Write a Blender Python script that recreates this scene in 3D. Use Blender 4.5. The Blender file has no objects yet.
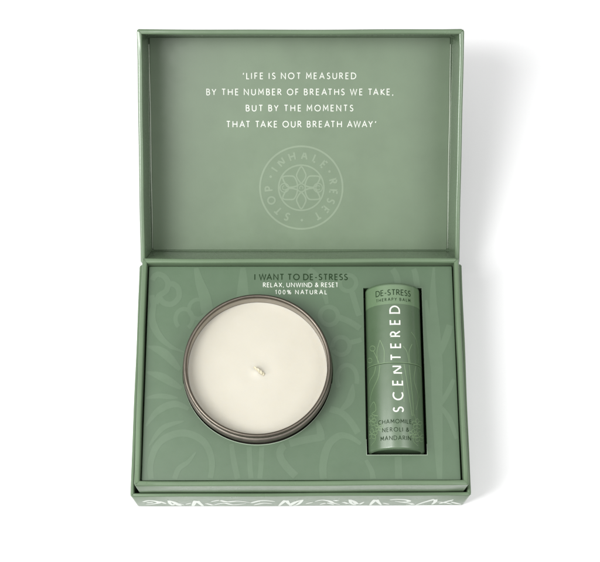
import bpy, bmesh, math, random
from mathutils import Vector, Matrix
random.seed(7)
R = math.radians
S = 0.155 / 340.0            # modelling unit (1/340 of the box width) -> metres
scene = bpy.context.scene

# ------------------------------------------------------------------ camera, world, lamps
TH, ROLL, YAW, FPX, DIST = R(18.73), R(0.88), R(-1.0), 1321.69, 1385.93
TGT = Vector((-0.48, 102.67, 65.0))
Rz = Matrix.Rotation(YAW, 3, 'Z')
FWD = Rz @ Vector((0, math.sin(TH), -math.cos(TH)))
UP0 = Rz @ Vector((0, math.cos(TH), math.sin(TH)))
RT0 = Rz @ Vector((1, 0, 0))
RT = math.cos(ROLL) * RT0 + math.sin(ROLL) * UP0
UPV = -math.sin(ROLL) * RT0 + math.cos(ROLL) * UP0
CAM = TGT - FWD * DIST
cd = bpy.data.cameras.new('camera'); cam = bpy.data.objects.new('camera', cd)
scene.collection.objects.link(cam)
M = Matrix((RT, UPV, -FWD)).transposed().to_4x4(); M.translation = CAM * S
cam.matrix_world = M
cd.sensor_width = 36; cd.lens = FPX / 600 * 36; cd.clip_start = 0.01; cd.clip_end = 50
scene.camera = cam

w = bpy.data.worlds.new('World'); scene.world = w; w.use_nodes = True
bgn = w.node_tree.nodes['Background']          # white ceiling overhead, dim room towards the horizon
tcw = w.node_tree.nodes.new('ShaderNodeTexCoord'); sepw = w.node_tree.nodes.new('ShaderNodeSeparateXYZ'); rw = w.node_tree.nodes.new('ShaderNodeValToRGB')
w.node_tree.links.new(tcw.outputs['Generated'], sepw.inputs[0]); w.node_tree.links.new(sepw.outputs['Z'], rw.inputs[0]); w.node_tree.links.new(rw.outputs[0], bgn.inputs[0])
rw.color_ramp.interpolation = 'EASE'
rw.color_ramp.elements[0].position = .15; rw.color_ramp.elements[0].color = (.14, .14, .14, 1)
rw.color_ramp.elements[1].position = .85; rw.color_ramp.elements[1].color = (1, 1, 1, 1)
bgn.inputs[1].default_value = 0.76

def softbox(name, loc, target, size, power, col=(1, 1, 1)):
    l = bpy.data.lights.new(name, 'AREA'); l.shape = 'RECTANGLE'
    l.size, l.size_y = size; l.energy = power; l.color = col
    o = bpy.data.objects.new(name, l); scene.collection.objects.link(o)
    o.location = loc
    o.rotation_euler = (Vector(target) - Vector(loc)).to_track_quat('-Z', 'Y').to_euler()
    return o
softbox('softbox', (-0.38, -0.17, 0.72), (0, 0.04, 0.03), (0.24, 0.40), 5.6)
softbox('softbox', (-0.74, -0.15, 0.56), (0, 0.04, 0.03), (0.50, 0.42), 3.8)
softbox('softbox', (0.42, -0.17, 0.72), (0, 0.04, 0.03), (0.40, 0.40), 2.4)
scene.view_settings.view_transform = 'Standard'; scene.view_settings.look = 'None'
scene.view_settings.exposure = 0.13; scene.view_settings.gamma = 1.0
scene.view_settings.use_curve_mapping = False
try:
    scene.cycles.use_denoising = True; scene.cycles.max_bounces = 10
except Exception: pass

# ------------------------------------------------------------------ dimensions (modelling units)
WB, DB, HB = 340.0, 244.8, 61.6          # base
WN, DN, YN, HN = 326.0, 235.2, -.5, 97.0  # neck frame inside the base
TB = 3.6
TN = 5.2                                  # board thickness
ZT = 89.0                                 # tray surface
PHI = R(27.5); WL, LL, LD = 337.0, 243.5, 69.5
HINGE_Y = DB / 2 + 0.5
PANEL_W = 66.0
CUP_Z, WAX_Z = 115.0, 97.0
TUBE_R, TUBE_Z = 27.8, 84.0

def ray(px, py):
    return (FWD * FPX + RT * (px - 300) - UPV * (py - 281)).normalized()
def at(px, py, z):                        # survey: photo point on the level plane at height z
    d = ray(px, py); return CAM + d * ((z - CAM.z) / d.z)
LO = Vector((0, HINGE_Y, HB)); LV = Vector((0, math.cos(PHI), math.sin(PHI))); LW = Vector((0, math.sin(PHI), -math.cos(PHI)))
def lid_at(px, py, wd):                   # survey: photo point on the lid's panel
    d = ray(px, py); t = ((LO + LW * wd - CAM).dot(LW)) / d.dot(LW)
    p = CAM + d * t - LO
    return p.x, p.dot(LV)
def lid3(x, v, wd): return LO + Vector((x, 0, 0)) + LV * v + LW * wd

# ------------------------------------------------------------------ materials
def nodes(name):
    m = bpy.data.materials.new(name); m.use_nodes = True
    nt = m.node_tree; return m, nt, nt.nodes['Principled BSDF']
def noise(nt, scale, detail=4, rough=.55):
    tc = nt.nodes.new('ShaderNodeTexCoord'); n = nt.nodes.new('ShaderNodeTexNoise')
    n.inputs['Scale'].default_value = scale; n.inputs['Detail'].default_value = detail; n.inputs['Roughness'].default_value = rough
    nt.links.new(tc.outputs['Object'], n.inputs['Vector']); return n
def ramp(nt, src, a, b, p0=.3, p1=.7):
    r = nt.nodes.new('ShaderNodeValToRGB'); r.color_ramp.elements[0].position = p0; r.color_ramp.elements[1].position = p1
    r.color_ramp.elements[0].color = (*a, 1); r.color_ramp.elements[1].color = (*b, 1)
    nt.links.new(src, r.inputs[0]); return r
def bump(nt, b, src, strength, dist, prev=None):
    k = nt.nodes.new('ShaderNodeBump'); k.inputs['Strength'].default_value = strength; k.inputs['Distance'].default_value = dist
    nt.links.new(src, k.inputs['Height'])
    if prev: nt.links.new(prev.outputs[0], k.inputs['Normal'])
    nt.links.new(k.outputs[0], b.inputs['Normal']); return k
def mul(c, f): return tuple(x * f for x in c)
def card(name, col, rough=.34, wave=.00035, coat=0.0, spec=.5, fine=.05):
    m, nt, b = nodes(name)
    n = noise(nt, 60, 5); r = ramp(nt, n.outputs['Fac'], mul(col, .95), mul(col, 1.05)); nt.links.new(r.outputs[0], b.inputs['Base Color'])
    n2 = noise(nt, 260, 3); rr = ramp(nt, n2.outputs['Fac'], (rough - .03,) * 3, (rough + .04,) * 3); nt.links.new(rr.outputs[0], b.inputs['Roughness'])
    b.inputs['Specular IOR Level'].default_value = spec; b.inputs['Coat Weight'].default_value = coat; b.inputs['Coat Roughness'].default_value = .15
    n3 = noise(nt, 16, 2); k = bump(nt, b, n3.outputs['Fac'], .35, wave)
    n4 = noise(nt, 2600, 2); bump(nt, b, n4.outputs['Fac'], fine, .00003, k)
    return m
GREEN = (.110, .160, .096)
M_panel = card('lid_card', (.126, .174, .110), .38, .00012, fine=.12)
M_shell = card('laminated_card', GREEN, .30, .00012, .0, .3, 0)
M_lid = card('lid_laminate', GREEN, .24, .00012, .25, .45, 0)
M_panel_highlight = card('panel_edge_highlight', (.50, .56, .46), .35)  # pale colour of the painted highlight lines inside the lid
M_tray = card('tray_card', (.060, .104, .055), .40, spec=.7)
M_motif = card('tray_motif_ink', (.074, .121, .068), .40, spec=.7)
M_inner = card('recess_card', (.07, .115, .06), .5)
M_tube = card('tube_paper', (.064, .106, .055), .38, .0001, .2, .8)
M_tubeband = card('tube_band_paper', (.105, .168, .088), .32, .0001, .2, .8)
M_tubeline = card('tube_line_ink', (.135, .205, .108), .34, spec=.8)
M_emblem = card('emblem_ink', (.176, .228, .155), .38)
M_white = card('white_ink', (.57, .59, .535), .4)
M_foil = card('foil_line', (.60, .64, .58), .35)
M_dark = card('dark_ink', (.012, .03, .010), .5, spec=.15)
M_cut_highlight = card('cut_highlight_tone', (.22, .28, .205), .5)  # lighter green for the highlight painted on the tray's cut edges
def metal(name, col, rough):
    m, nt, b = nodes(name)
    n = noise(nt, 90, 5); r = ramp(nt, n.outputs['Fac'], mul(col, .88), mul(col, 1.1)); nt.links.new(r.outputs[0], b.inputs['Base Color'])
    b.inputs['Metallic'].default_value = 1
    n2 = noise(nt, 400, 4); rr = ramp(nt, n2.outputs['Fac'], (rough - .06,) * 3, (rough + .08,) * 3); nt.links.new(rr.outputs[0], b.inputs['Roughness'])
    bump(nt, b, n2.outputs['Fac'], .08, .00005); return m
M_tin = metal('brushed_pewter', (.44, .41, .365), .60)
M_rim = metal('rolled_rim_metal', (.15, .132, .108), .42)
m, nt, b = nodes('candle_wax'); M_wax = m
n = noise(nt, 35, 4); r = ramp(nt, n.outputs['Fac'], (.432, .409, .340), (.46, .439, .372)); nt.links.new(r.outputs[0], b.inputs['Base Color'])
b.inputs['Subsurface Weight'].default_value = .35; b.inputs['Subsurface Radius'].default_value = (1, .8, .5); b.inputs['Subsurface Scale'].default_value = .004
b.inputs['Roughness'].default_value = .48
n2 = noise(nt, 22, 3); k = bump(nt, b, n2.outputs['Fac'], .45, .0008); n3 = noise(nt, 500, 4); bump(nt, b, n3.outputs['Fac'], .25, .0001, k)
m, nt, b = nodes('waxed_cotton'); M_wick = m
wv = nt.nodes.new('ShaderNodeTexWave'); wv.inputs['Scale'].default_value = 400; wv.bands_direction = 'DIAGONAL'
tc = nt.nodes.new('ShaderNodeTexCoord'); nt.links.new(tc.outputs['Object'], wv.inputs['Vector'])
r = ramp(nt, wv.outputs['Fac'], (.46, .42, .29), (.56, .52, .39)); nt.links.new(r.outputs[0], b.inputs['Base Color']); b.inputs['Roughness'].default_value = .6
m, nt, b = nodes('white_sheet'); M_table = m
n = noise(nt, 5, 3); r = ramp(nt, n.outputs['Fac'], (.83, .83, .835), (.86, .86, .86)); nt.links.new(r.outputs[0], b.inputs['Base Color'])
b.inputs['Roughness'].default_value = .6; n2 = noise(nt, 900, 3); bump(nt, b, n2.outputs['Fac'], .1, .0001)

# ------------------------------------------------------------------ mesh helpers
def obj(name, bm, mat, parent=None, smooth=True, angle=40):
    me = bpy.data.meshes.new(name)
    bmesh.ops.scale(bm, vec=(S, S, S), verts=bm.verts)
    bmesh.ops.recalc_face_normals(bm, faces=bm.faces)
    bm.to_mesh(me); bm.free(); me.materials.append(mat)
    if smooth:
        for p in me.polygons: p.use_smooth = True
        try: me.set_sharp_from_angle(angle=R(angle))
        except Exception: pass
    o = bpy.data.objects.new(name, me); scene.collection.objects.link(o)
    if parent: o.parent = parent; o.matrix_parent_inverse = Matrix()
    return o
def flat(name, bm, mat, parent, nrm):        # printed marks: keep faces turned outwards
    me = bpy.data.meshes.new(name)
    bmesh.ops.scale(bm, vec=(S, S, S), verts=bm.verts); bm.to_mesh(me); bm.free(); me.materials.append(mat)
    o = bpy.data.objects.new(name, me); scene.collection.objects.link(o); o.parent = parent
    return o
def thing(name, label, cat, loc):
    o = bpy.data.objects.new(name, None); o.empty_display_size = .02; scene.collection.objects.link(o)
    o['label'] = label; o['category'] = cat; return o

def rrect(W, D, rc, cx=0, cy=0, n=6, mid=0):
    pts = []
    for sx, sy, a0 in ((1, 1, 0), (-1, 1, 90), (-1, -1, 180), (1, -1, 270)):
        for i in range(n + 1):
            a = R(a0 + 90 * i / n)
            pts.append((cx + sx * (W / 2 - rc) + rc * math.cos(a), cy + sy * (D / 2 - rc) + rc * math.sin(a)))
        if mid:
            nx, ny = {0: (-1, 1), 90: (-1, -1), 180: (1, -1), 270: (1, 1)}[a0]
            p, q_ = pts[-1], (cx + nx * (W / 2 - rc) + rc * math.cos(a), cy + ny * (D / 2 - rc) + rc * math.sin(a))
            pts += [(p[0] + (q_[0] - p[0]) * i / (mid + 1), p[1] + (q_[1] - p[1]) * i / (mid + 1)) for i in range(1, mid + 1)]
    return pts
def bow(x, y, sd):
    return .30 * math.sin(y * .019 + sd) + .12 * math.sin(y * .061 + 2 * sd), .30 * math.sin(x * .015 + 3 * sd) + .12 * math.sin(x * .047 + sd)
def frame(W, D, prof, rc, cy, mp=None):
    """sweep a closed profile [(inset, height)] round a rounded rectangle; mp maps (x, y, h)"""
    bm = bmesh.new(); loops = []; top = max(h for _, h in prof) - 4; sd = W * .37 + D
    rnd = random.Random(int(W * 7 + D))
    for k, (ins, h) in enumerate(prof):
        L = []
        for i, (x, y) in enumerate(rrect(W - 2 * ins, D - 2 * ins, max(rc - ins, .25), 0, cy, 6, 16)):
            # board is never dead straight; folded paper corners are never quite clean
            bx, by = bow(x, y, sd)
            x2, y2, h2 = x + bx, y + by, h
            corner = abs(abs(x) - W / 2) < 9 and abs(abs(y - cy) - D / 2) < 9
            if h > top: h2 += .18 * math.sin((x + y) * .043 + sd) + (rnd.uniform(-.45, .2) if corner else 0)
            if corner and 0 < k < len(prof) - 1: x2 += rnd.uniform(-.3, .3); y2 += rnd.uniform(-.3, .3)
            L.append(bm.verts.new(mp(x2, y2, h2) if mp else (x2, y2, h2)))
        loops.append(L)
    n = len(loops[0])
    for a in range(len(loops)):
        A, B = loops[a], loops[(a + 1) % len(loops)]
        for i in range(n):
            j = (i + 1) % n; bm.faces.new((A[i], A[j], B[j], B[i]))
    return bm
def wall_profile(t, h0, h1, rb=1.3, seg=4):
    p = [(0, h0)]
    for i in range(seg + 1):
        a = math.pi * .5 * i / seg; p.append((rb - rb * math.cos(a), h1 - rb + rb * math.sin(a)))
    for i in range(seg + 1):
        a = math.pi * .5 * (1 - i / seg); p.append((t - rb + rb * math.cos(a), h1 - rb + rb * math.sin(a)))
    p.append((t, h0)); return p
def plate(W, D, cy, z0, z1, rc, rb, mp=None, seg=4):
    """solid plate with a softly rounded upper edge"""
    bm = bmesh.new(); loops = []
    prof = [(0, z0)] + [(rb - rb * math.cos(math.pi * .5 * i / seg), z1 - rb + rb * math.sin(math.pi * .5 * i / seg)) for i in range(seg + 1)] + [(rb + .05, z1), (rb + .5, z1)]
    for ins, h in prof:
        loops.append([bm.verts.new(mp(x, y, h) if mp else (x, y, h)) for x, y in rrect(W - 2 * ins, D - 2 * ins, max(rc - ins, .1), 0, cy)])
    n = len(loops[0])
    for A, B in zip(loops, loops[1:]):
        for i in range(n): bm.faces.new((A[i], A[(i + 1) % n], B[(i + 1) % n], B[i]))
    bm.faces.new(loops[-1]); bm.faces.new(loops[0][::-1]); return bm
def lathe(prof, c, n=128, axis='z', cap0=False, cap1=False, wob=None):
    bm = bmesh.new(); loops = []
    for r_, h in prof:
        L = []
        for i in range(n):
            a = 2 * math.pi * i / n
            rr = r_
            if axis == 'z': p = (c[0] + rr * math.cos(a), c[1] + rr * math.sin(a), h)
            else: p = (c[0] + rr * math.cos(a), h, c[1] + rr * math.sin(a))
            L.append(bm.verts.new(p))
        loops.append(L)
    for A, B in zip(loops, loops[1:]):
        for i in range(n): bm.faces.new((A[i], A[(i + 1) % n], B[(i + 1) % n], B[i]))
    if cap0: bm.faces.new(loops[0][::-1])
    if cap1: bm.faces.new(loops[-1])
    return bm

# ------------------------------------------------------------------ strokes and lettering
def dense(pts, step):
    out = [pts[0]]
    for (x0, y0), (x1, y1) in zip(pts, pts[1:]):
        L = math.hypot(x1 - x0, y1 - y0); n = max(1, int(math.ceil(L / step)))
        for i in range(1, n + 1): out.append((x0 + (x1 - x0) * i / n, y0 + (y1 - y0) * i / n))
    return out
def spline(ctrl, n=10, closed=False):
    P = list(ctrl)
    if closed: P = [P[-1]] + P + P[:2]
    else: P = [P[0]] + P + [P[-1]]
    out = []
    for i in range(1, len(P) - 2):
        p0, p1, p2, p3 = P[i - 1:i + 3]
        for k in range(n):
            t = k / n
            out.append(tuple(.5 * (2 * p1[j] + (p2[j] - p0[j]) * t + (2 * p0[j] - 5 * p1[j] + 4 * p2[j] - p3[j]) * t * t + (3 * p1[j] - p0[j] - 3 * p2[j] + p3[j]) * t ** 3) for j in (0, 1)))
    out.append(tuple(P[-2])); return out
LAYER = [0]
def ribbon(bm, pts, width, mp, keep=None):
    """flat stroke through 2-D points; width a number or (start, middle, end); mp(x, y, lift) -> 3-D"""
    q = [pts[0]]
    for p in pts[1:]:
        if math.hypot(p[0] - q[-1][0], p[1] - q[-1][1]) > 1e-6: q.append(p)
    n = len(q)
    closed = n > 3 and math.hypot(q[0][0] - q[-1][0], q[0][1] - q[-1][1]) < 1e-4
    LAYER[0] += 1; lift = .04 + .011 * (LAYER[0] % 12)
    if n < 2: return
    def seg(i):
        dx, dy = q[i + 1][0] - q[i][0], q[i + 1][1] - q[i][1]; L = math.hypot(dx, dy); return dx / L, dy / L
    row = []
    for i in range(n):
        if closed and i in (0, n - 1): a, b_ = seg(n - 2), seg(0)
        else: a = seg(max(i - 1, 0)); b_ = seg(min(i, n - 2))
        nx, ny = -(a[1] + b_[1]), a[0] + b_[0]; L = math.hypot(nx, ny)
        if L < 1e-6: nx, ny, L = -b_[1], b_[0], 1
        nx /= L; ny /= L
        c = max(.42, nx * -b_[1] + ny * b_[0])
        if isinstance(width, tuple):
            t = i / (n - 1); wd = width[0] * (1 - t) ** 2 + 2 * width[1] * t * (1 - t) + width[2] * t * t
        else: wd = width
        h = wd / 2 / c
        row.append(((q[i][0] + nx * h, q[i][1] + ny * h), (q[i][0] - nx * h, q[i][1] - ny * h)))
    vs = [None] * n
    def v(i):
        if vs[i] is None: vs[i] = tuple(bm.verts.new(mp(p[0], p[1], lift + .0001 * (i % 97))) for p in row[i])
        return vs[i]
    for i in range(n - 1):
        if keep and not all(keep(*p) for p in row[i] + row[i + 1]): continue
        if any((row[i + 1][k][0] - row[i][k][0]) * (q[i + 1][0] - q[i][0]) + (row[i + 1][k][1] - row[i][k][1]) * (q[i + 1][1] - q[i][1]) <= 0 for k in (0, 1)): continue
        a, b_ = v(i), v(i + 1); bm.faces.new((a[0], a[1], b_[1], b_[0]))
def arc(cx, cy, rx, ry, a0, a1, n=14):
    return [(cx + rx * math.cos(R(a0 + (a1 - a0) * i / n)), cy + ry * math.sin(R(a0 + (a1 - a0) * i / n))) for i in range(n + 1)]
G = {   # humanist capitals on a unit cap height: (advance, strokes)
 'A': (.80, [[(0, 0), (.40, 1), (.80, 0)], [(.15, .34), (.65, .34)]]),
 'B': (.52, [[(0, 0), (0, 1), (.24, 1)] + arc(.24, .77, .22, .23, 90, -90)[1:] + [(0, .54)], [(.22, .54)] + arc(.25, .27, .27, .27, 90, -90)[1:] + [(0, 0)]]),
 'C': (.78, [arc(.5, .5, .5, .5, 55, 305, 22)]),
 'D': (.76, [[(0, 0), (0, 1), (.27, 1)] + arc(.27, .5, .49, .5, 90, -90, 18)[1:] + [(0, 0)]]),
 'E': (.45, [[(.45, 1), (0, 1), (0, 0), (.45, 0)], [(0, .52), (.41, .52)]]),
 'F': (.43, [[(.43, 1), (0, 1), (0, 0)], [(0, .50), (.39, .50)]]),
 'H': (.70, [[(0, 0), (0, 1)], [(.70, 0), (.70, 1)], [(0, .52), (.70, .52)]]),
 'I': (.0, [[(0, 0), (0, 1)]]),
 'K': (.62, [[(0, 0), (0, 1)], [(.56, 1), (.05, .50), (.62, 0)]]),
 'L': (.42, [[(0, 1), (0, 0), (.42, 0)]]),
 'M': (.80, [[(0, 0), (.04, 1), (.40, .30), (.76, 1), (.80, 0)]]),
 'N': (.72, [[(0, 0), (0, 1), (.72, 0), (.72, 1)]]),
 'O': (.96, [arc(.48, .5, .48, .5, 90, 450, 30)]),
 'P': (.48, [[(0, 0), (0, 1), (.23, 1)] + arc(.23, .73, .25, .27, 90, -90)[1:] + [(0, .46)]]),
 'R': (.56, [[(0, 0), (0, 1), (.22, 1)] + arc(.22, .75, .24, .25, 90, -90)[1:] + [(0, .50)], [(.20, .50), (.56, 0)]]),
 'S': (.46, [arc(.24, .755, .215, .245, 35, 255, 14)[:-1] + arc(.21, .25, .25, .25, 75, -150, 14)]),
 'T': (.58, [[(0, 1), (.58, 1)], [(.29, 1), (.29, 0)]]),
 'U': (.66, [[(0, 1), (0, .33)] + arc(.33, .33, .33, .33, 180, 360)[1:] + [(.66, 1)]]),
 'V': (.74, [[(0, 1), (.37, 0), (.74, 1)]]),
 'W': (1.12, [[(0, 1), (.28, 0), (.56, 1), (.84, 0), (1.12, 1)]]),
 'X': (.66, [[(0, 0), (.66, 1)], [(0, 1), (.66, 0)]]),
 'Y': (.66, [[(0, 1), (.33, .47), (.66, 1)], [(.33, .47), (.33, 0)]]),
 '0': (.52, [arc(.26, .5, .26, .5, 90, 450, 24)]),
 '1': (.20, [[(0, .80), (.16, 1), (.16, 0)]]),
 '%': (.86, [arc(.18, .76, .18, .23, 90, 450, 16), arc(.68, .24, .18, .23, 90, 450, 16), [(.70, 1), (.16, 0)]]),
 '&': (.70, [[(.70, .02), (.22, .66)] + arc(.32, .80, .16, .19, 215, -35, 12) + [(.14, .44)] + arc(.27, .25, .25, .24, 130, 300, 10) + [(.68, .50)]]),
 '-': (.30, [[(0, .40), (.30, .40)]]),
 ',': (.06, [[(.06, .08), (.0, -.16)]]),
 "\u2018": (.08, [[(.0, .72), (.07, 1.02)]]),
 "\u2019": (.08, [[(.08, 1.0), (.0, .72)]]),
 ' ': (.26, []),
}
KERN = {k: v for v, ks in ((-.16, 'AW WA AY TA AT'), (-.08, 'LI KE BY RT LT'), (.05, 'IN IF IS NI IC HE NU UM MB UN IL ID')) for k in ks.split()}
def text(bm, s, mp, cap, x0, x1, wt=.132, step=1e9, space=.20):
    """set s between x0 and x1 (baseline y = 0), tracking chosen to fill the measure"""
    t = wt * cap
    adv = [(space if c == ' ' else G[c][0]) * (cap - t) + t * (c != ' ') for c in s]
    for i in range(len(s) - 1):
        adv[i] += KERN.get(s[i:i + 2], 0) * cap
    tr = ((x1 - x0) - sum(adv)) / max(1, len(s) - 1)
    x = x0
    for c, a in zip(s, adv):
        for st in G[c][1]:
            pts = [(x + t / 2 + px * (cap - t), t / 2 + py * (cap - t)) for px, py in st]
            if step < 1e8: pts = dense(pts, step)
            ribbon(bm, pts, t, mp)
        x += a + tr
def dot(bm, x, y, r_, mp):
    LAYER[0] += 1
    bm.faces.new([bm.verts.new(mp(x + r_ * math.cos(a), y + r_ * math.sin(a), .1)) for a in [2 * math.pi * i / 10 for i in range(10)]])

# ------------------------------------------------------------------ setting
bm = bmesh.new(); bmesh.ops.create_grid(bm, x_segments=8, y_segments=8, size=6000)
table = obj('tabletop', bm, M_table); table['kind'] = 'structure'

# ------------------------------------------------------------------ gift box: base
box = thing('gift_box', 'open green card gift box with a white quote printed inside its raised lid', 'gift box', (0, 0, 0))
base = obj('base', frame(WB, DB, wall_profile(TB, 0.2, HB, 1.5), 2.8, 0), M_shell, box)
obj('base_floor', plate(WB - 2 * TB + 2, DB - 2 * TB + 2, 0, .3, 4, 1, .4), M_shell, base)
obj('neck', frame(WN, DN, wall_profile(TN, 4.2, HN, 1.9), 2.4, YN), M_shell, base)
# foil botanicals on the base's outer walls
def leaf(bm, cx, h0, h1, wdt, lean, mp, wd=1.6):
    L = spline([(cx - wdt / 2, h0), (cx - wdt * .42 + lean * .4, h0 + (h1 - h0) * .5), (cx + lean, h1)], 8)
    Rr = spline([(cx + lean, h1), (cx + wdt * .42 + lean * .5, h0 + (h1 - h0) * .5), (cx + wdt / 2, h0)], 8)
    ribbon(bm, L, (1.2, wd * 2.4, .8), mp); ribbon(bm, Rr, (1.2, wd * 2.2, .8), mp)
def curl(bm, cx, cz, rx, rz, mp, wd=1.6):
    ribbon(bm, arc(cx, cz, rx, rz, 20, 380, 22), wd, mp)
    ribbon(bm, arc(cx, cz, rx * .55, rz * .5, -60, 200, 14), (.6, wd * 2, .6), mp)
def foil_run(bm, mp, L, seed):
    rnd = random.Random(seed); x = -L / 2 + 10
    while x < L / 2 - 14:
        k = rnd.choice('llccsr')
        if k == 'l':
            wdt = rnd.uniform(8, 14); leaf(bm, x + wdt / 2, rnd.uniform(2, 8), rnd.uniform(46, 57), wdt, rnd.uniform(-4, 7), mp, 2.0); x += wdt + 1
        elif k == 'c':
            rx = rnd.uniform(7, 12); curl(bm, x + rx, rnd.uniform(26, 36), rx, rnd.uniform(13, 19), mp, 2.0); x += 2 * rx + 1
        elif k == 's':
            ribbon(bm, spline([(x, 10), (x + 8, 44), (x + 16, 20), (x + 26, 52)], 8), (1.0, 3.0, 1.0), mp); x += 22
        else:
            for i in range(3): ribbon(bm, spline([(x + 2, 8), (x + 8 + 4 * i, 30 - 4 * i), (x + 12 + 7 * i, 54 - 10 * i)], 6), (2.4, 1.8, .6), mp)
            x += 24
bm = bmesh.new()
def wp(px, py):
    d = ray(px, py); p = CAM + d * ((-DB / 2 - CAM.y) / d.y); return p.x, max(3, min(57, p.z))
SDB = WB * .37 + DB
wm = lambda x, z, l: (x, -DB / 2 - l + bow(x, 0, SDB)[1], z)
for c, wd in [
    ([(143, 501.5), (149, 500.3), (156, 501), (159, 502.5), (153, 503.6), (146, 504.2)], (2, 6, 1)), ([(147, 502.4), (153, 502)], 3), ([(160, 501), (166, 503.5)], (1, 4, 1)),
    ([(169, 500.2), (174, 502), (179, 504.8), (182, 505.4)], (1, 7, 1)), ([(172, 505), (177, 503.2), (184, 504.6)], (1, 4, 1)), ([(169, 500.2), (170, 503), (173, 505)], 2.4),
    ([(193, 506), (196, 500.4), (199, 502.5), (203, 506)], (2, 5, 2)), ([(186, 504), (191, 502.6)], (1, 4, 1)),
    ([(211, 501.4), (219, 500), (227, 501.4), (238, 500.6), (250, 502)], (1, 7, 1)), ([(214, 504.4), (224, 502.6), (233, 504.2), (246, 503)], (1, 6, 1)), ([(206, 503), (213, 504.8)], 3),
    ([(251, 502.6), (260, 500.4), (268, 500.4), (275, 501.2)], (2, 6, 1)), ([(254, 504.6), (263, 502.8), (272, 503.4)], (1, 5, 1)),
    ([(279, 505.6), (283, 502), (286, 500), (288, 502.5), (291, 505.4)], (1.5, 5, 1.5)), ([(290, 505.6), (295, 502), (303, 499.6)], (2, 6, 1)), ([(293, 505.8), (298, 504), (303, 499.6)], (1, 4, 1)),
    ([(315, 501.4), (322, 500), (329, 501), (333, 503), (340, 504.6)], (1, 6, 1)), ([(320, 504.4), (327, 503), (334, 504.8)], (1, 5, 1)), ([(334, 500.3), (338, 500.8)], 4), ([(306, 503.5), (313, 502)], (1, 4, 1)),
    ([(350, 499.6), (354, 501.5), (358, 504.4), (364, 502)], (1, 6, 1)), ([(350, 499.6), (351, 503), (355, 505)], 2.4), ([(343, 502), (348, 503.6)], 3),
    ([(370, 505.4), (373, 502), (376, 499.7), (378, 502), (381, 505)], (1.5, 5, 1.5)), ([(383, 503), (389, 504.4)], (1, 4, 1)),
    ([(390, 500), (397, 499.4), (406, 500), (409, 501.4), (402, 502), (395, 501.2)], (2, 5, 1)), ([(399, 502), (408, 503), (413, 504.4), (406, 505)], (1, 5, 1)),
    ([(416, 505.2), (422, 503), (429, 501), (435, 499.5), (435, 502), (432, 504.6)], (1.5, 5, 1.5)), ([(436, 502), (443, 502.6), (452, 504.4)], (1, 5, 1)),
    ([(439, 504), (446, 502), (455, 499.6)], (1, 5, 1)), ([(451, 502), (456, 503.4), (461, 504.6)], (1, 5, 1))]:
    ribbon(bm, dense(spline([wp(*p) for p in c], 6), 4), tuple(k * 1.35 for k in wd) if isinstance(wd, tuple) else wd * 1.35, wm)
foil_run(bm, lambda x, z, l: (WB / 2 + l + bow(0, x, SDB)[0], x, z), DB, 11)
foil_run(bm, lambda x, z, l: (-WB / 2 - l + bow(0, -x, SDB)[0], -x, z), DB, 23)
flat('foil_pattern', bm, M_foil, base, None)

# ------------------------------------------------------------------ tray insert with its two openings
def circle_fit():
    l, r_ = at(181.9, 366, CUP_Z), at(332.3, 366, CUP_Z); t, b_ = at(257.5, 294.5, CUP_Z), at(257, 436.5, CUP_Z)
    return (l.x + r_.x) / 2, (t.y + b_.y) / 2, ((r_.x - l.x) + (t.y - b_.y)) / 4
CX, CY, CR = circle_fit()
HOLE_R = CR + 2.0
TCX = (at(392.9, 283.4, 111).x + at(395.8, 449, 111).x) / 2 + 1.9
TY1, TY0 = at(393, 283.2, 110).y, at(396, 449.2, 110).y
c0, c1, c2, c3 = at(363.6, 288, ZT), at(422.6, 288, ZT), at(427.2, 455, ZT), at(365.3, 455, ZT)
RX0, RX1, RY0, RY1 = (c0.x + c3.x) / 2 + .5, (c1.x + c2.x) / 2 - .5, (c2.y + c3.y) / 2, (c0.y + c1.y) / 2
TW, TD = WN - 2 * TN - 2.6, DN - 2 * TN - 2.6
def cut_plate(name, loops, z_top, thick, rb, mat, parent):
    cu = bpy.data.curves.new(name, 'CURVE'); cu.dimensions = '2D'; cu.fill_mode = 'BOTH'
    cu.extrude = (thick / 2 - rb) * S; cu.bevel_depth = rb * S; cu.bevel_resolution = 3; cu.offset = -rb * S
    for L in loops:
        sp = cu.splines.new('POLY'); sp.points.add(len(L) - 1); sp.use_cyclic_u = True
        for p, (x, y) in zip(sp.points, L): p.co = (x * S, y * S, 0, 1)
    tmp = bpy.data.objects.new(name, cu); scene.collection.objects.link(tmp)
    dg = bpy.context.evaluated_depsgraph_get(); me = bpy.data.meshes.new_from_object(tmp.evaluated_get(dg))
    bpy.data.objects.remove(tmp); bpy.data.curves.remove(cu)
    me.transform(Matrix.Translation((0, 0, (z_top - thick / 2) * S)))
    me.name = name; me.materials.clear(); me.materials.append(mat)
    for p in me.polygons: p.use_smooth = True
    me.set_sharp_from_angle(angle=R(50))
    o = bpy.data.objects.new(name, me); scene.collection.objects.link(o); o.parent = parent; return o
hole = [(CX + HOLE_R * math.cos(2 * math.pi * i / 128), CY + HOLE_R * math.sin(2 * math.pi * i / 128)) for i in range(128)]
slot = [(RX0, RY0), (RX1, RY0), (RX1, RY1), (RX0, RY1)]
tray = cut_plate('tray', [rrect(TW, TD, 1.2, 0, YN), hole, slot], ZT, 3.2, .55, M_tray, box)
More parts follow.
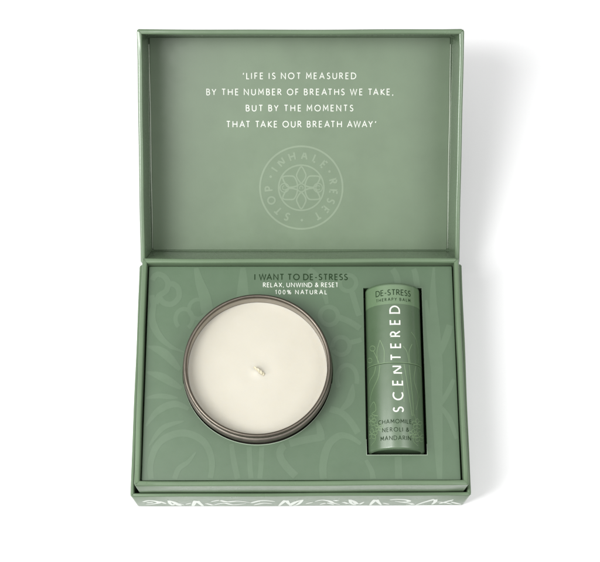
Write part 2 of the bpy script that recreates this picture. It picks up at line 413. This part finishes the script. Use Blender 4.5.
# recesses below the openings
obj('candle_recess', lathe([(HOLE_R + 1.2, ZT - 3.4), (HOLE_R + 1.2, 6), (HOLE_R + 2.4, 6), (HOLE_R + 2.4, ZT - 3.4), (HOLE_R + 1.2, ZT - 3.4)], (CX, CY), 96), M_inner, tray)
bm = bmesh.new()
zf = TUBE_Z - TUBE_R - .1
for (xa, ya), (xb, yb) in zip(slot, slot[1:] + slot[:1]):
    ox = -1 if xa == xb == RX0 else (1 if xa == xb == RX1 else 0); oy = -1 if ya == yb == RY0 else (1 if ya == yb == RY1 else 0)
    lo = (min(xa, xb) + min(ox, 0) * 1.6 - .0, min(ya, yb) + min(oy, 0) * 1.6, zf - 2); hi = (max(xa, xb) + max(ox, 0) * 1.6, max(ya, yb) + max(oy, 0) * 1.6, ZT - 3.4)
    # walls stand a hair outside the opening
    sh = Vector((ox * .5, oy * .5, 0))
    r_ = bmesh.ops.create_cube(bm, size=1)
    for v_ in r_['verts']:
        v_.co = Vector([lo[i] + (v_.co[i] + .5) * (hi[i] - lo[i]) for i in range(3)]) + sh
r_ = bmesh.ops.create_cube(bm, size=1)
for v_ in r_['verts']: v_.co = Vector(((RX0 + RX1) / 2 + v_.co.x * (RX1 - RX0 + .8), (RY0 + RY1) / 2 + v_.co.y * (RY1 - RY0 + .8), zf - 1 + v_.co.z * 2))
obj('tube_recess', bm, M_inner, tray, smooth=False)

# tray motif: big pale line botanicals, surveyed from the photo onto the tray plane
def tp(px, py):
    p = at(px, py, ZT); return p.x, p.y
def tray_keep(x, y):
    if math.hypot(x - CX, y - CY) < HOLE_R + 1.6: return False
    if RX0 - 1.4 < x < RX1 + 1.4 and RY0 - 1.4 < y < RY1 + 1.4: return False
    return abs(x) < TW / 2 - .7 and abs(y - YN) < TD / 2 - .7
tmp_ = lambda x, y, l: (x, y, ZT + l)
bm = bmesh.new()
def stroke(ctrl, wd, closed=False, n=12):
    c = [tp(*p) for p in ctrl]
    pts = spline(c, n, closed); wd = tuple(k * 1.2 for k in wd) if isinstance(wd, tuple) else wd * 1.2
    ribbon(bm, dense(pts, 1.5), wd, tmp_, tray_keep)
def ring(px, py, rx, ry, wd, a0=0, a1=360):
    c = [tp(px + rx * math.cos(R(a)), py - ry * math.sin(R(a))) for a in [a0 + (a1 - a0) * i / 40 for i in range(41)]]
    ribbon(bm, c, wd, tmp_, tray_keep)
# upper left
stroke([(154, 306), (151.5, 294), (152, 281), (157, 274.5), (164, 276.5), (168, 283), (166, 291), (159, 296), (156, 304)], 5); stroke([(166, 285), (173, 284), (178.5, 289), (178.5, 298), (172, 304), (164, 303), (159, 297)], 5)
stroke([(155, 300), (152, 318), (158, 334), (170, 346), (184, 352)], (4, 10, 1))
stroke([(194.5, 260), (199, 280), (205, 298), (208, 316)], (1.5, 12, 10))
stroke([(243, 260), (243, 278), (242.5, 300)], (2, 8, 11))
ring(198, 309, 9, 9.5, 4); ring(184, 319, 8.5, 10, 4.4, -60, 230)
stroke([(147, 346), (164, 353), (182, 372)], (1, 14, 1)); stroke([(146, 372), (162, 377), (184, 390)], (1, 13, 1)); stroke([(146, 398), (160, 396), (178, 398)], (1, 8, 1))
# middle and right of the candle
ring(348, 283, 8.2, 8, 4.6); stroke([(352, 292), (357, 309), (363, 325)], 5.2)
ring(329, 316, 9, 9, 4.8); stroke([(338, 317), (350, 322), (364, 331)], 5.4)
ring(341, 346, 8.6, 8.8, 4.6); stroke([(349, 343), (357, 341), (364, 339)], 4.4)
ring(347, 379, 10, 14, 4.4, -20, 215)
stroke([(297, 260), (312, 272), (322, 286), (327, 304)], (1, 11, 3))
stroke([(372, 262), (388, 266), (396, 275), (398, 286)], 5.5); stroke([(406, 262), (414, 270), (417, 286)], (3, 6, 5))
# right column
stroke([(434, 265), (433, 296), (435, 330), (437, 366), (437, 400), (440, 488)], (1.5, 17, 3.5))
stroke([(426, 300), (429, 330), (433, 372)], (2, 7, 3))
stroke([(456, 296), (451, 322), (443, 346), (437, 360)], (2, 10, 3))
stroke([(457, 372), (448, 392), (438, 408)], (2, 6, 3)); stroke([(438, 404), (449, 418), (457, 440)], (3, 6, 3))
# along the front
stroke([(322, 437), (300, 441), (284, 446), (280, 455), (286, 466), (298, 478), (312, 489)], 6.2)
stroke([(324.5, 489), (323, 466), (328, 446), (339, 436), (350, 437), (361, 444)], (5, 9, 3))
stroke([(316, 418), (320, 430), (321, 440)], (1, 8, 6))
stroke([(330, 409), (342, 413), (351, 422), (358, 433)], 5.4); stroke([(341, 410), (350, 400), (353, 384)], (2, 11, 1))
stroke([(231, 440), (234, 462), (240, 488)], (3, 6, 4)); stroke([(249, 440), (250, 466), (252, 488)], 4.2); stroke([(262, 440), (261, 466), (259, 488)], 4.2)
stroke([(366, 460), (372, 472), (374, 489)], (3, 5, 5)); stroke([(398, 455), (399, 489)], 6)
# lower left
stroke([(153, 489), (150.5, 464), (160, 442), (182, 433), (203, 441), (212, 462), (208, 489)], (4, 8, 4)); stroke([(146, 426), (158, 411), (176, 404), (196, 413)], (1.5, 11, 1)); stroke([(149, 446), (163, 428), (184, 421)], (1, 8, 1)); stroke([(196, 452), (188, 462), (178, 470), (172, 489)], (1, 7, 3))
bm2 = bmesh.new()      # highlight on the openings' front cut edges, painted as pale ribbons
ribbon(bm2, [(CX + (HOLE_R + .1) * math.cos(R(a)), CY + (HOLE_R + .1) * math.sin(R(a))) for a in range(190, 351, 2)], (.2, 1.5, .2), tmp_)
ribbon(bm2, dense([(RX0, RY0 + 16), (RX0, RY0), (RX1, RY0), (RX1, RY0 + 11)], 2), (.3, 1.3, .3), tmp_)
flat('cut_edge_highlight', bm2, M_cut_highlight, tray, None)
flat('tray_motif', bm, M_motif, tray, None)
# tray lettering
def tray_line(bm, s, px0, px1, pyb, pyt, wt=.15):
    a, b_, t_ = at(px0, pyb, ZT), at(px1, pyb, ZT), at(px0, pyt, ZT)
    text(bm, s, lambda x, y, l: (x, a.y + (b_.y - a.y) * (x - a.x) / (b_.x - a.x) + y, ZT + .05 + l), t_.y - a.y, a.x, b_.x, wt)
bm = bmesh.new(); tray_line(bm, 'I WANT TO DE-STRESS', 254.3, 347.8, 280.3, 273.8, .15); flat('heading_lettering', bm, M_dark, tray, None)
bm = bmesh.new(); tray_line(bm, 'RELAX, UNWIND & RESET', 263, 338.5, 287.3, 282.6, .125)
tray_line(bm, '100% NATURAL', 275.3, 327, 294.4, 289.9, .13); flat('caption_lettering', bm, M_white, tray, None)

# ------------------------------------------------------------------ lid
lm = lambda x, y, h: lid3(x, y, LD - h)             # h counts up from the lid's outer back
lid = obj('lid', frame(WL, LL, wall_profile(TN, 0, LD, 1.9), 2.8, LL / 2, lm), M_lid, box)
obj('lid_back', plate(WL - 2 * TN + 3, LL - 2 * TN + 3, LL / 2, .25, 2.2, 1, .3, lm), M_shell, lid)
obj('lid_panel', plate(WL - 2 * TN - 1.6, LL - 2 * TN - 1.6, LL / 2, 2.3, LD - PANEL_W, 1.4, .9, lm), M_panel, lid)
bm = bmesh.new()
q = [(-WL / 2 + 12, DB / 2 + .05, HB - 9), (WL / 2 - 12, DB / 2 + .05, HB - 9), (WL / 2 - 12, DB / 2 + .25, HB - .3), (-WL / 2 + 12, DB / 2 + .25, HB - .3)]
bm.faces.new([bm.verts.new(p) for p in q]); bmesh.ops.solidify(bm, geom=bm.faces[:], thickness=.1); obj('hinge', bm, M_shell, base)
lp = lambda x, v, l: lid3(x, v, PANEL_W - l)
def lid_line(bm, s, px0, px1, pyb, pyt, wt=.132):
    x0, vb = lid_at(px0, pyb, PANEL_W); x1, _ = lid_at(px1, pyb, PANEL_W); _, vt = lid_at(px0, pyt, PANEL_W)
    text(bm, s, lambda x, y, l: lp(x, vb + y, l), vt - vb, x0, x1, wt)
bm = bmesh.new()
lid_line(bm, '\u2018LIFE IS NOT MEASURED', 242.8, 356.2, 79.3, 72.6)
lid_line(bm, 'BY THE NUMBER OF BREATHS WE TAKE,', 206.3, 393.3, 95.4, 88.7)
lid_line(bm, 'BUT BY THE MOMENTS', 245.8, 353.3, 111.5, 104.8)
lid_line(bm, 'THAT TAKE OUR BREATH AWAY\u2019', 226.3, 376.2, 127.6, 120.9)
flat('quote_lettering', bm, M_white, lid, None)
for sx in (-1, 1):           # highlight line beside the panel, painted as a pale strip
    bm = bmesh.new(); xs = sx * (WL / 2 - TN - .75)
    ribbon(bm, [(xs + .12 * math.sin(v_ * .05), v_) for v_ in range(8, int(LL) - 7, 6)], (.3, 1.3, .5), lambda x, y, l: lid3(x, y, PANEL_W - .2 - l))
    flat('panel_edge_highlight', bm, M_panel_highlight, lid, None)
# round emblem
ex, ev = lid_at(301.3, 187.8, PANEL_W); er = lid_at(343.3, 187.8, PANEL_W)[0] - ex; k_ = er / 42.0
em = lambda x, y, l: lp(ex + x * k_, ev + y * k_, l)
bm = bmesh.new()
ribbon(bm, arc(0, 0, 41.3, 41.3, 0, 360, 96), 1.8, em); ribbon(bm, arc(0, 0, 22.6, 22.6, 0, 360, 64), 1.6, em)
def arc_text(s, a0, a1, r0, cap):
    # letters round the ring, read clockwise; angles measured clockwise from the top
    mid = r0 + cap / 2; L = R(a1 - a0) * mid
    def mp(x, y, l):
        a = R(a0) + x / mid; rr = r0 + y; return em(rr * math.sin(a), rr * math.cos(a), l)
    text(bm, s, mp, cap, 0, L, .185, 1.0)
arc_text('INHALE', -57, 48, 28.0, 8.8); arc_text('RESET', 74, 155, 28.0, 8.8); arc_text('STOP', 202, 273, 28.0, 8.8)
for a in (60, 179, 290): dot(bm, 32.5 * math.sin(R(a)), 32.5 * math.cos(R(a)), 1.3, em)
for i in range(6):          # six petals
    a = R(60 * i + (0 if True else 30)); ca, sa = math.sin(a), math.cos(a)
    if i in (1, 2, 4, 5, 0, 3):
        big = i not in (0, 3); rt, hw = (21.3 if big else 21.0), (5.8 if big else 4.6)
        pet = [(0, 4.2), (hw * .6, 7.5), (hw, 11.5), (hw * .85, 15), (0, rt), (-hw * .85, 15), (-hw, 11.5), (-hw * .6, 7.5), (0, 4.2)]
        c = [(x * sa + y * ca, -x * ca + y * sa) for x, y in pet]
        ribbon(bm, spline(c, 5), 1.45, em)
ribbon(bm, arc(0, 0, 4.0, 4.0, 0, 360, 24), 1.1, em); ribbon(bm, arc(0, 0, 1.7, 1.7, -40, 230, 14), .9, em)
for s in (-1, 1):
    ribbon(bm, arc(s * 16.8, 0, 4.4, 4.4, 0, 360, 24), 1.1, em); ribbon(bm, arc(s * 16.8, 0, 2.1, 2.1, 30 if s > 0 else 90, 330, 14), .9, em)
flat('emblem', bm, M_emblem, lid, None)

# ------------------------------------------------------------------ candle in its tin
candle = thing('tin_candle', 'round tin candle with cream wax and a short wick sunk in the green tray', 'candle', (CX, CY, 4))
b0 = CR - 1.0
prof = [(b0 - 3, 4.2), (b0 - .6, 4.6), (b0, 6.5), (b0, 92), (b0 - .4, 93)]
prof += [(CR - 1.5 + 2.9 * math.sin(math.pi * i / 12), 93.4 + 9.6 * (1 - math.cos(math.pi * i / 12)) / 2) for i in range(13)]
prof += [(CR - 1.7, 103.6), (CR - 1.8, 110)]
inner = CR - 3.6
prof += [(inner, 110.2), (inner, 20), (0.4, 20)]
tin = obj('tin', lathe(prof, (CX, CY), 160, cap0=True, cap1=True), M_tin, candle, angle=30)
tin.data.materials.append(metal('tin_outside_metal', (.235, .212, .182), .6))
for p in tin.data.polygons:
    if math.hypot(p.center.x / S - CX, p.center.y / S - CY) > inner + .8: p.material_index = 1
rp = []                      # rolled rim bead
for i in range(17):
    a = 2 * math.pi * i / 16; rp.append((CR - 2.0 + 2.0 * math.cos(a), CUP_Z - 2.7 + 2.7 * math.sin(a)))
rimo = obj('rim', lathe(rp, (CX, CY), 160), M_rim, tin)
bm = bmesh.new()             # wax: shallow meniscus and a faint pool round the wick
rs = [0, 1.5, 3, 5, 8, 12, 18, 26, 36, 46, 56, 62, 66, 68, inner - .9, inner - .25]
WX, WY = at(258.5, 370.5, WAX_Z).x, at(258.5, 370.5, WAX_Z).y
prev = None
for r_ in rs:
    L = []
    for i in range(128 if r_ else 1):
        a = 2 * math.pi * i / 128; t = r_ / inner
        z = WAX_Z + 1.2 * t ** 14 + .9 * math.exp(-(r_ / 4) ** 2) - .6 * math.exp(-((r_ - 11) / 5) ** 2) - .25 * math.exp(-((r_ - 60) / 5) ** 2) + .12 * math.sin(3 * a + 1) * t * (1 - t)
        cxx, cyy = WX + (CX - WX) * t, WY + (CY - WY) * t
        L.append(bm.verts.new((cxx + r_ * math.cos(a), cyy + r_ * math.sin(a), z)))
    if prev:
        n_ = 128
        for i in range(n_):
            j = (i + 1) % n_
            if len(prev) == 1: bm.faces.new((prev[0], L[i], L[j]))
            else: bm.faces.new((prev[i], L[i], L[j], prev[j]))
    prev = L
low = [bm.verts.new((v_.co.x, v_.co.y, 21)) for v_ in prev]
for i in range(128): bm.faces.new((prev[i], low[i], low[(i + 1) % 128], prev[(i + 1) % 128]))
bm.faces.new(low[::-1])
obj('wax', bm, M_wax, candle)
bm = bmesh.new(); pth = [(5.2, -3.9, -1), (3.0, -2.6, 1.8), (-.6, -.1, 4.0), (-4.6, 2.4, 5.2)]; rad = [1.7, 1.65, 1.5, 1.1]; rings = []
NW = 22; fine = []
for i in range(NW):                     # twisted cotton: two plies wound round each other
    t = i / (NW - 1) * 3; j = min(2, int(t)); f = t - j
    fine.append(tuple(pth[j][c] * (1 - f) + pth[j + 1][c] * f for c in range(3)) + (rad[j] * (1 - f) + rad[j + 1] * f,))
for i, (x, y, z, rr) in enumerate(fine):
    d = Vector(fine[min(i + 1, NW - 1)][:3]) - Vector(fine[max(i - 1, 0)][:3]); d.normalize(); u = d.cross(Vector((0, 0, 1))).normalized(); v2 = d.cross(u)
    rings.append([bm.verts.new(Vector((WX + x, WY + y, WAX_Z + z)) + (u * math.cos(2 * math.pi * k / 12) + v2 * math.sin(2 * math.pi * k / 12)) * rr * (1 + .2 * math.cos(2 * (2 * math.pi * k / 12 - i * .62)) + .05 * math.sin(7 * i + 3 * k))) for k in range(12)])
for A, B in zip(rings, rings[1:]):
    for k in range(12): bm.faces.new((A[k], A[(k + 1) % 12], B[(k + 1) % 12], B[k]))
bm.faces.new(rings[-1]); bm.faces.new(rings[0][::-1])
obj('wick', bm, M_wick, candle)

# ------------------------------------------------------------------ balm tube
tube = thing('balm_tube', 'slim green paper balm tube lying in the rectangular cutout right of the candle', 'balm tube', (TCX, TY0, TUBE_Z))
YS = at(394.6, 363.2, 111).y          # seam between cap and body
YBAND = at(393.5, 304.0, 111).y
def cyl(u, y, l=0.0):                 # u = arc length from the crown, y along the tube
    a = u / TUBE_R; rr = TUBE_R + l; return (TCX + rr * math.sin(a), y, TUBE_Z + rr * math.cos(a))
def endp(ye, sgn, rb=2.2):
    return [(TUBE_R - rb + rb * math.sin(math.pi / 2 * i / 5), ye + sgn * (rb - rb * math.cos(math.pi / 2 * i / 5))) for i in range(6)]
cap = obj('cap', lathe([(0.3, TY1 - .6), (TUBE_R - 4, TY1 - .6), (TUBE_R - 3, TY1)] + endp(TY1, -1, 1.8) + [(TUBE_R, YS + .45), (TUBE_R - .5, YS + .2)], (TCX, TUBE_Z), 96, 'y', cap0=True), M_tube, tube)
body = obj('body', lathe([(TUBE_R - .5, YS + .1), (TUBE_R, YS - .25)] + endp(TY0, 1, 2.4)[::-1] + [(TUBE_R - 3.4, TY0 + 1.4), (.3, TY0 + 1.6)], (TCX, TUBE_Z), 96, 'y', cap1=True), M_tube, tube)
obj('seam_line', lathe([(TUBE_R + .04, YS + .95), (TUBE_R + .04, YS + .4)], (TCX, TUBE_Z), 96, 'y'), M_tubeline, cap)
obj('cap_band', lathe([(TUBE_R + .06, TY1 - 2.4), (TUBE_R + .06, YBAND)], (TCX, TUBE_Z), 96, 'y'), M_tubeband, cap)
def tu(px, py):                       # survey a photo point onto the tube
    p = at(px, py, 105)
    for _ in range(8):
        s_ = max(-.97, min(.97, (p.x - TCX) / TUBE_R)); p = at(px, py, TUBE_Z + TUBE_R * math.sqrt(1 - s_ * s_))
    s_ = max(-.97, min(.97, (p.x - TCX) / TUBE_R)); return TUBE_R * math.asin(s_), p.y
def up_text(bm, s, py0, py1, px0, px1):       # reads upwards along the tube; letter tops to the left
    y0, y1 = tu(397, py0)[1], tu(396, py1)[1]; ub, ut = tu(px1, 360)[0], tu(px0, 360)[0]
    text(bm, s, lambda x, y, l: cyl(ub - y, x, l + .08), ub - ut, y0, y1, .138, 1.0)
bm = bmesh.new(); up_text(bm, 'SCEN', 412.3, 365.6, 391.6, 402.4); flat('brand_lettering', bm, M_white, body, None)
bm = bmesh.new(); up_text(bm, 'TERED', 360.6, 305.6, 390.6, 401.4); flat('brand_lettering', bm, M_white, cap, None)
def round_text(bm, s, pxc, py, wdt, cap_h, wt=.14):
    u, y = tu(pxc, py)
    text(bm, s, lambda x, v, l: cyl(u + x, y + v, l + .12), cap_h, -wdt / 2, wdt / 2, wt, 1.0)
bm = bmesh.new(); round_text(bm, 'DE-STRESS', 393.4, 295.3, 38, 6.4, .13); round_text(bm, 'THERAPY BALM', 393.4, 300.8, 37, 3.3, .14); flat('name_lettering', bm, M_dark, cap, None)
bm = bmesh.new()
round_text(bm, 'CHAMOMILE,', 395.6, 423.4, 36, 4.4, .12); round_text(bm, 'NEROLI &', 395.6, 431.6, 27, 4.4, .12); round_text(bm, 'MANDARIN', 395.8, 440.0, 31, 4.4, .12)
flat('scent_lettering', bm, M_dark, body, None)
# fine line botanicals round the tube
def tube_lines(lines, lo, hi, parent, nm):
    bm = bmesh.new()
    for c, wd, closed in lines:
        pts = dense(spline([tu(*p) for p in c], 8, closed), 1.0)
        ribbon(bm, pts, wd, lambda x, y, l: cyl(x, y, l * .8), lambda x, y: lo < y < hi)
    flat(nm, bm, M_tubeline, parent, None)
def circ(px, py, r_): return [(px + r_ * math.cos(2 * math.pi * i / 12), py - r_ * math.sin(2 * math.pi * i / 12)) for i in range(13)]
capl = [(circ(372.6, 348.5, 2.6), .7, False), ([(373.5, 351), (376, 356), (379, 363)], .7, False), (circ(370, 360.5, 2.3), .6, False),
        ([(411, 332), (416, 340), (418, 352), (418, 363)], .7, False), ([(403, 346), (407, 352), (409, 363)], .7, False), ([(412, 344), (409, 352), (410, 363)], .7, False),
        ([(380, 340), (384, 350), (384, 363)], .6, False), ([(380, 340), (377, 352), (378, 363)], .6, False)]
bodl = [([(376, 364), (374, 374), (369, 384), (368, 396)], .7, False), ([(380, 364), (378, 378), (372, 392), (370, 402)], .7, False),
        ([(404, 364), (407, 382), (410, 402), (412, 416)], .7, False), ([(409, 364), (411, 384), (413, 404), (413, 416)], .7, False), ([(416, 364), (414, 380), (418, 396), (416, 410)], .7, False),
        ([(400, 366), (403, 384), (404, 402)], .6, False), ([(418, 366), (421, 380), (419, 398)], .6, False),
        ([(370, 408), (374, 402), (376, 410), (372, 414), (378, 416)], .7, False)]
for fx, fy, s in ((371, 421, 4.6), (372, 434, 4.8), (379, 427, 4), (417, 424, 4.6), (419.5, 437, 4.8), (413, 434, 4)):
    for i in range(5):
        a = R(72 * i + 15); b_ = a + R(28); c_ = a - R(28)
        bodl.append(([(fx, fy), (fx + s * .8 * math.cos(b_), fy - s * .8 * math.sin(b_)), (fx + s * 1.15 * math.cos(a), fy - s * 1.15 * math.sin(a)), (fx + s * .8 * math.cos(c_), fy - s * .8 * math.sin(c_)), (fx, fy)], .55, False))
for s_ in (1,):
    bodl.append(([(375, 416), (372, 426), (376, 438), (371, 446)], .5, False)); bodl.append(([(414, 414), (417, 428), (413, 440), (418, 446)], .5, False))
tube_lines(capl, YS + .6, YBAND, cap, 'line_pattern'); tube_lines(bodl, TY0 + 3, YS - .6, body, 'line_pattern')

# things' empties sit at their bases; children keep world coordinates
for t, loc in ((candle, (CX, CY, 4.2)), (tube, (TCX, (TY0 + TY1) / 2, TUBE_Z - TUBE_R))):
    v_ = Vector(loc) * S; t.location = v_
    for ch in t.children: ch.matrix_parent_inverse = Matrix.Translation(-v_)
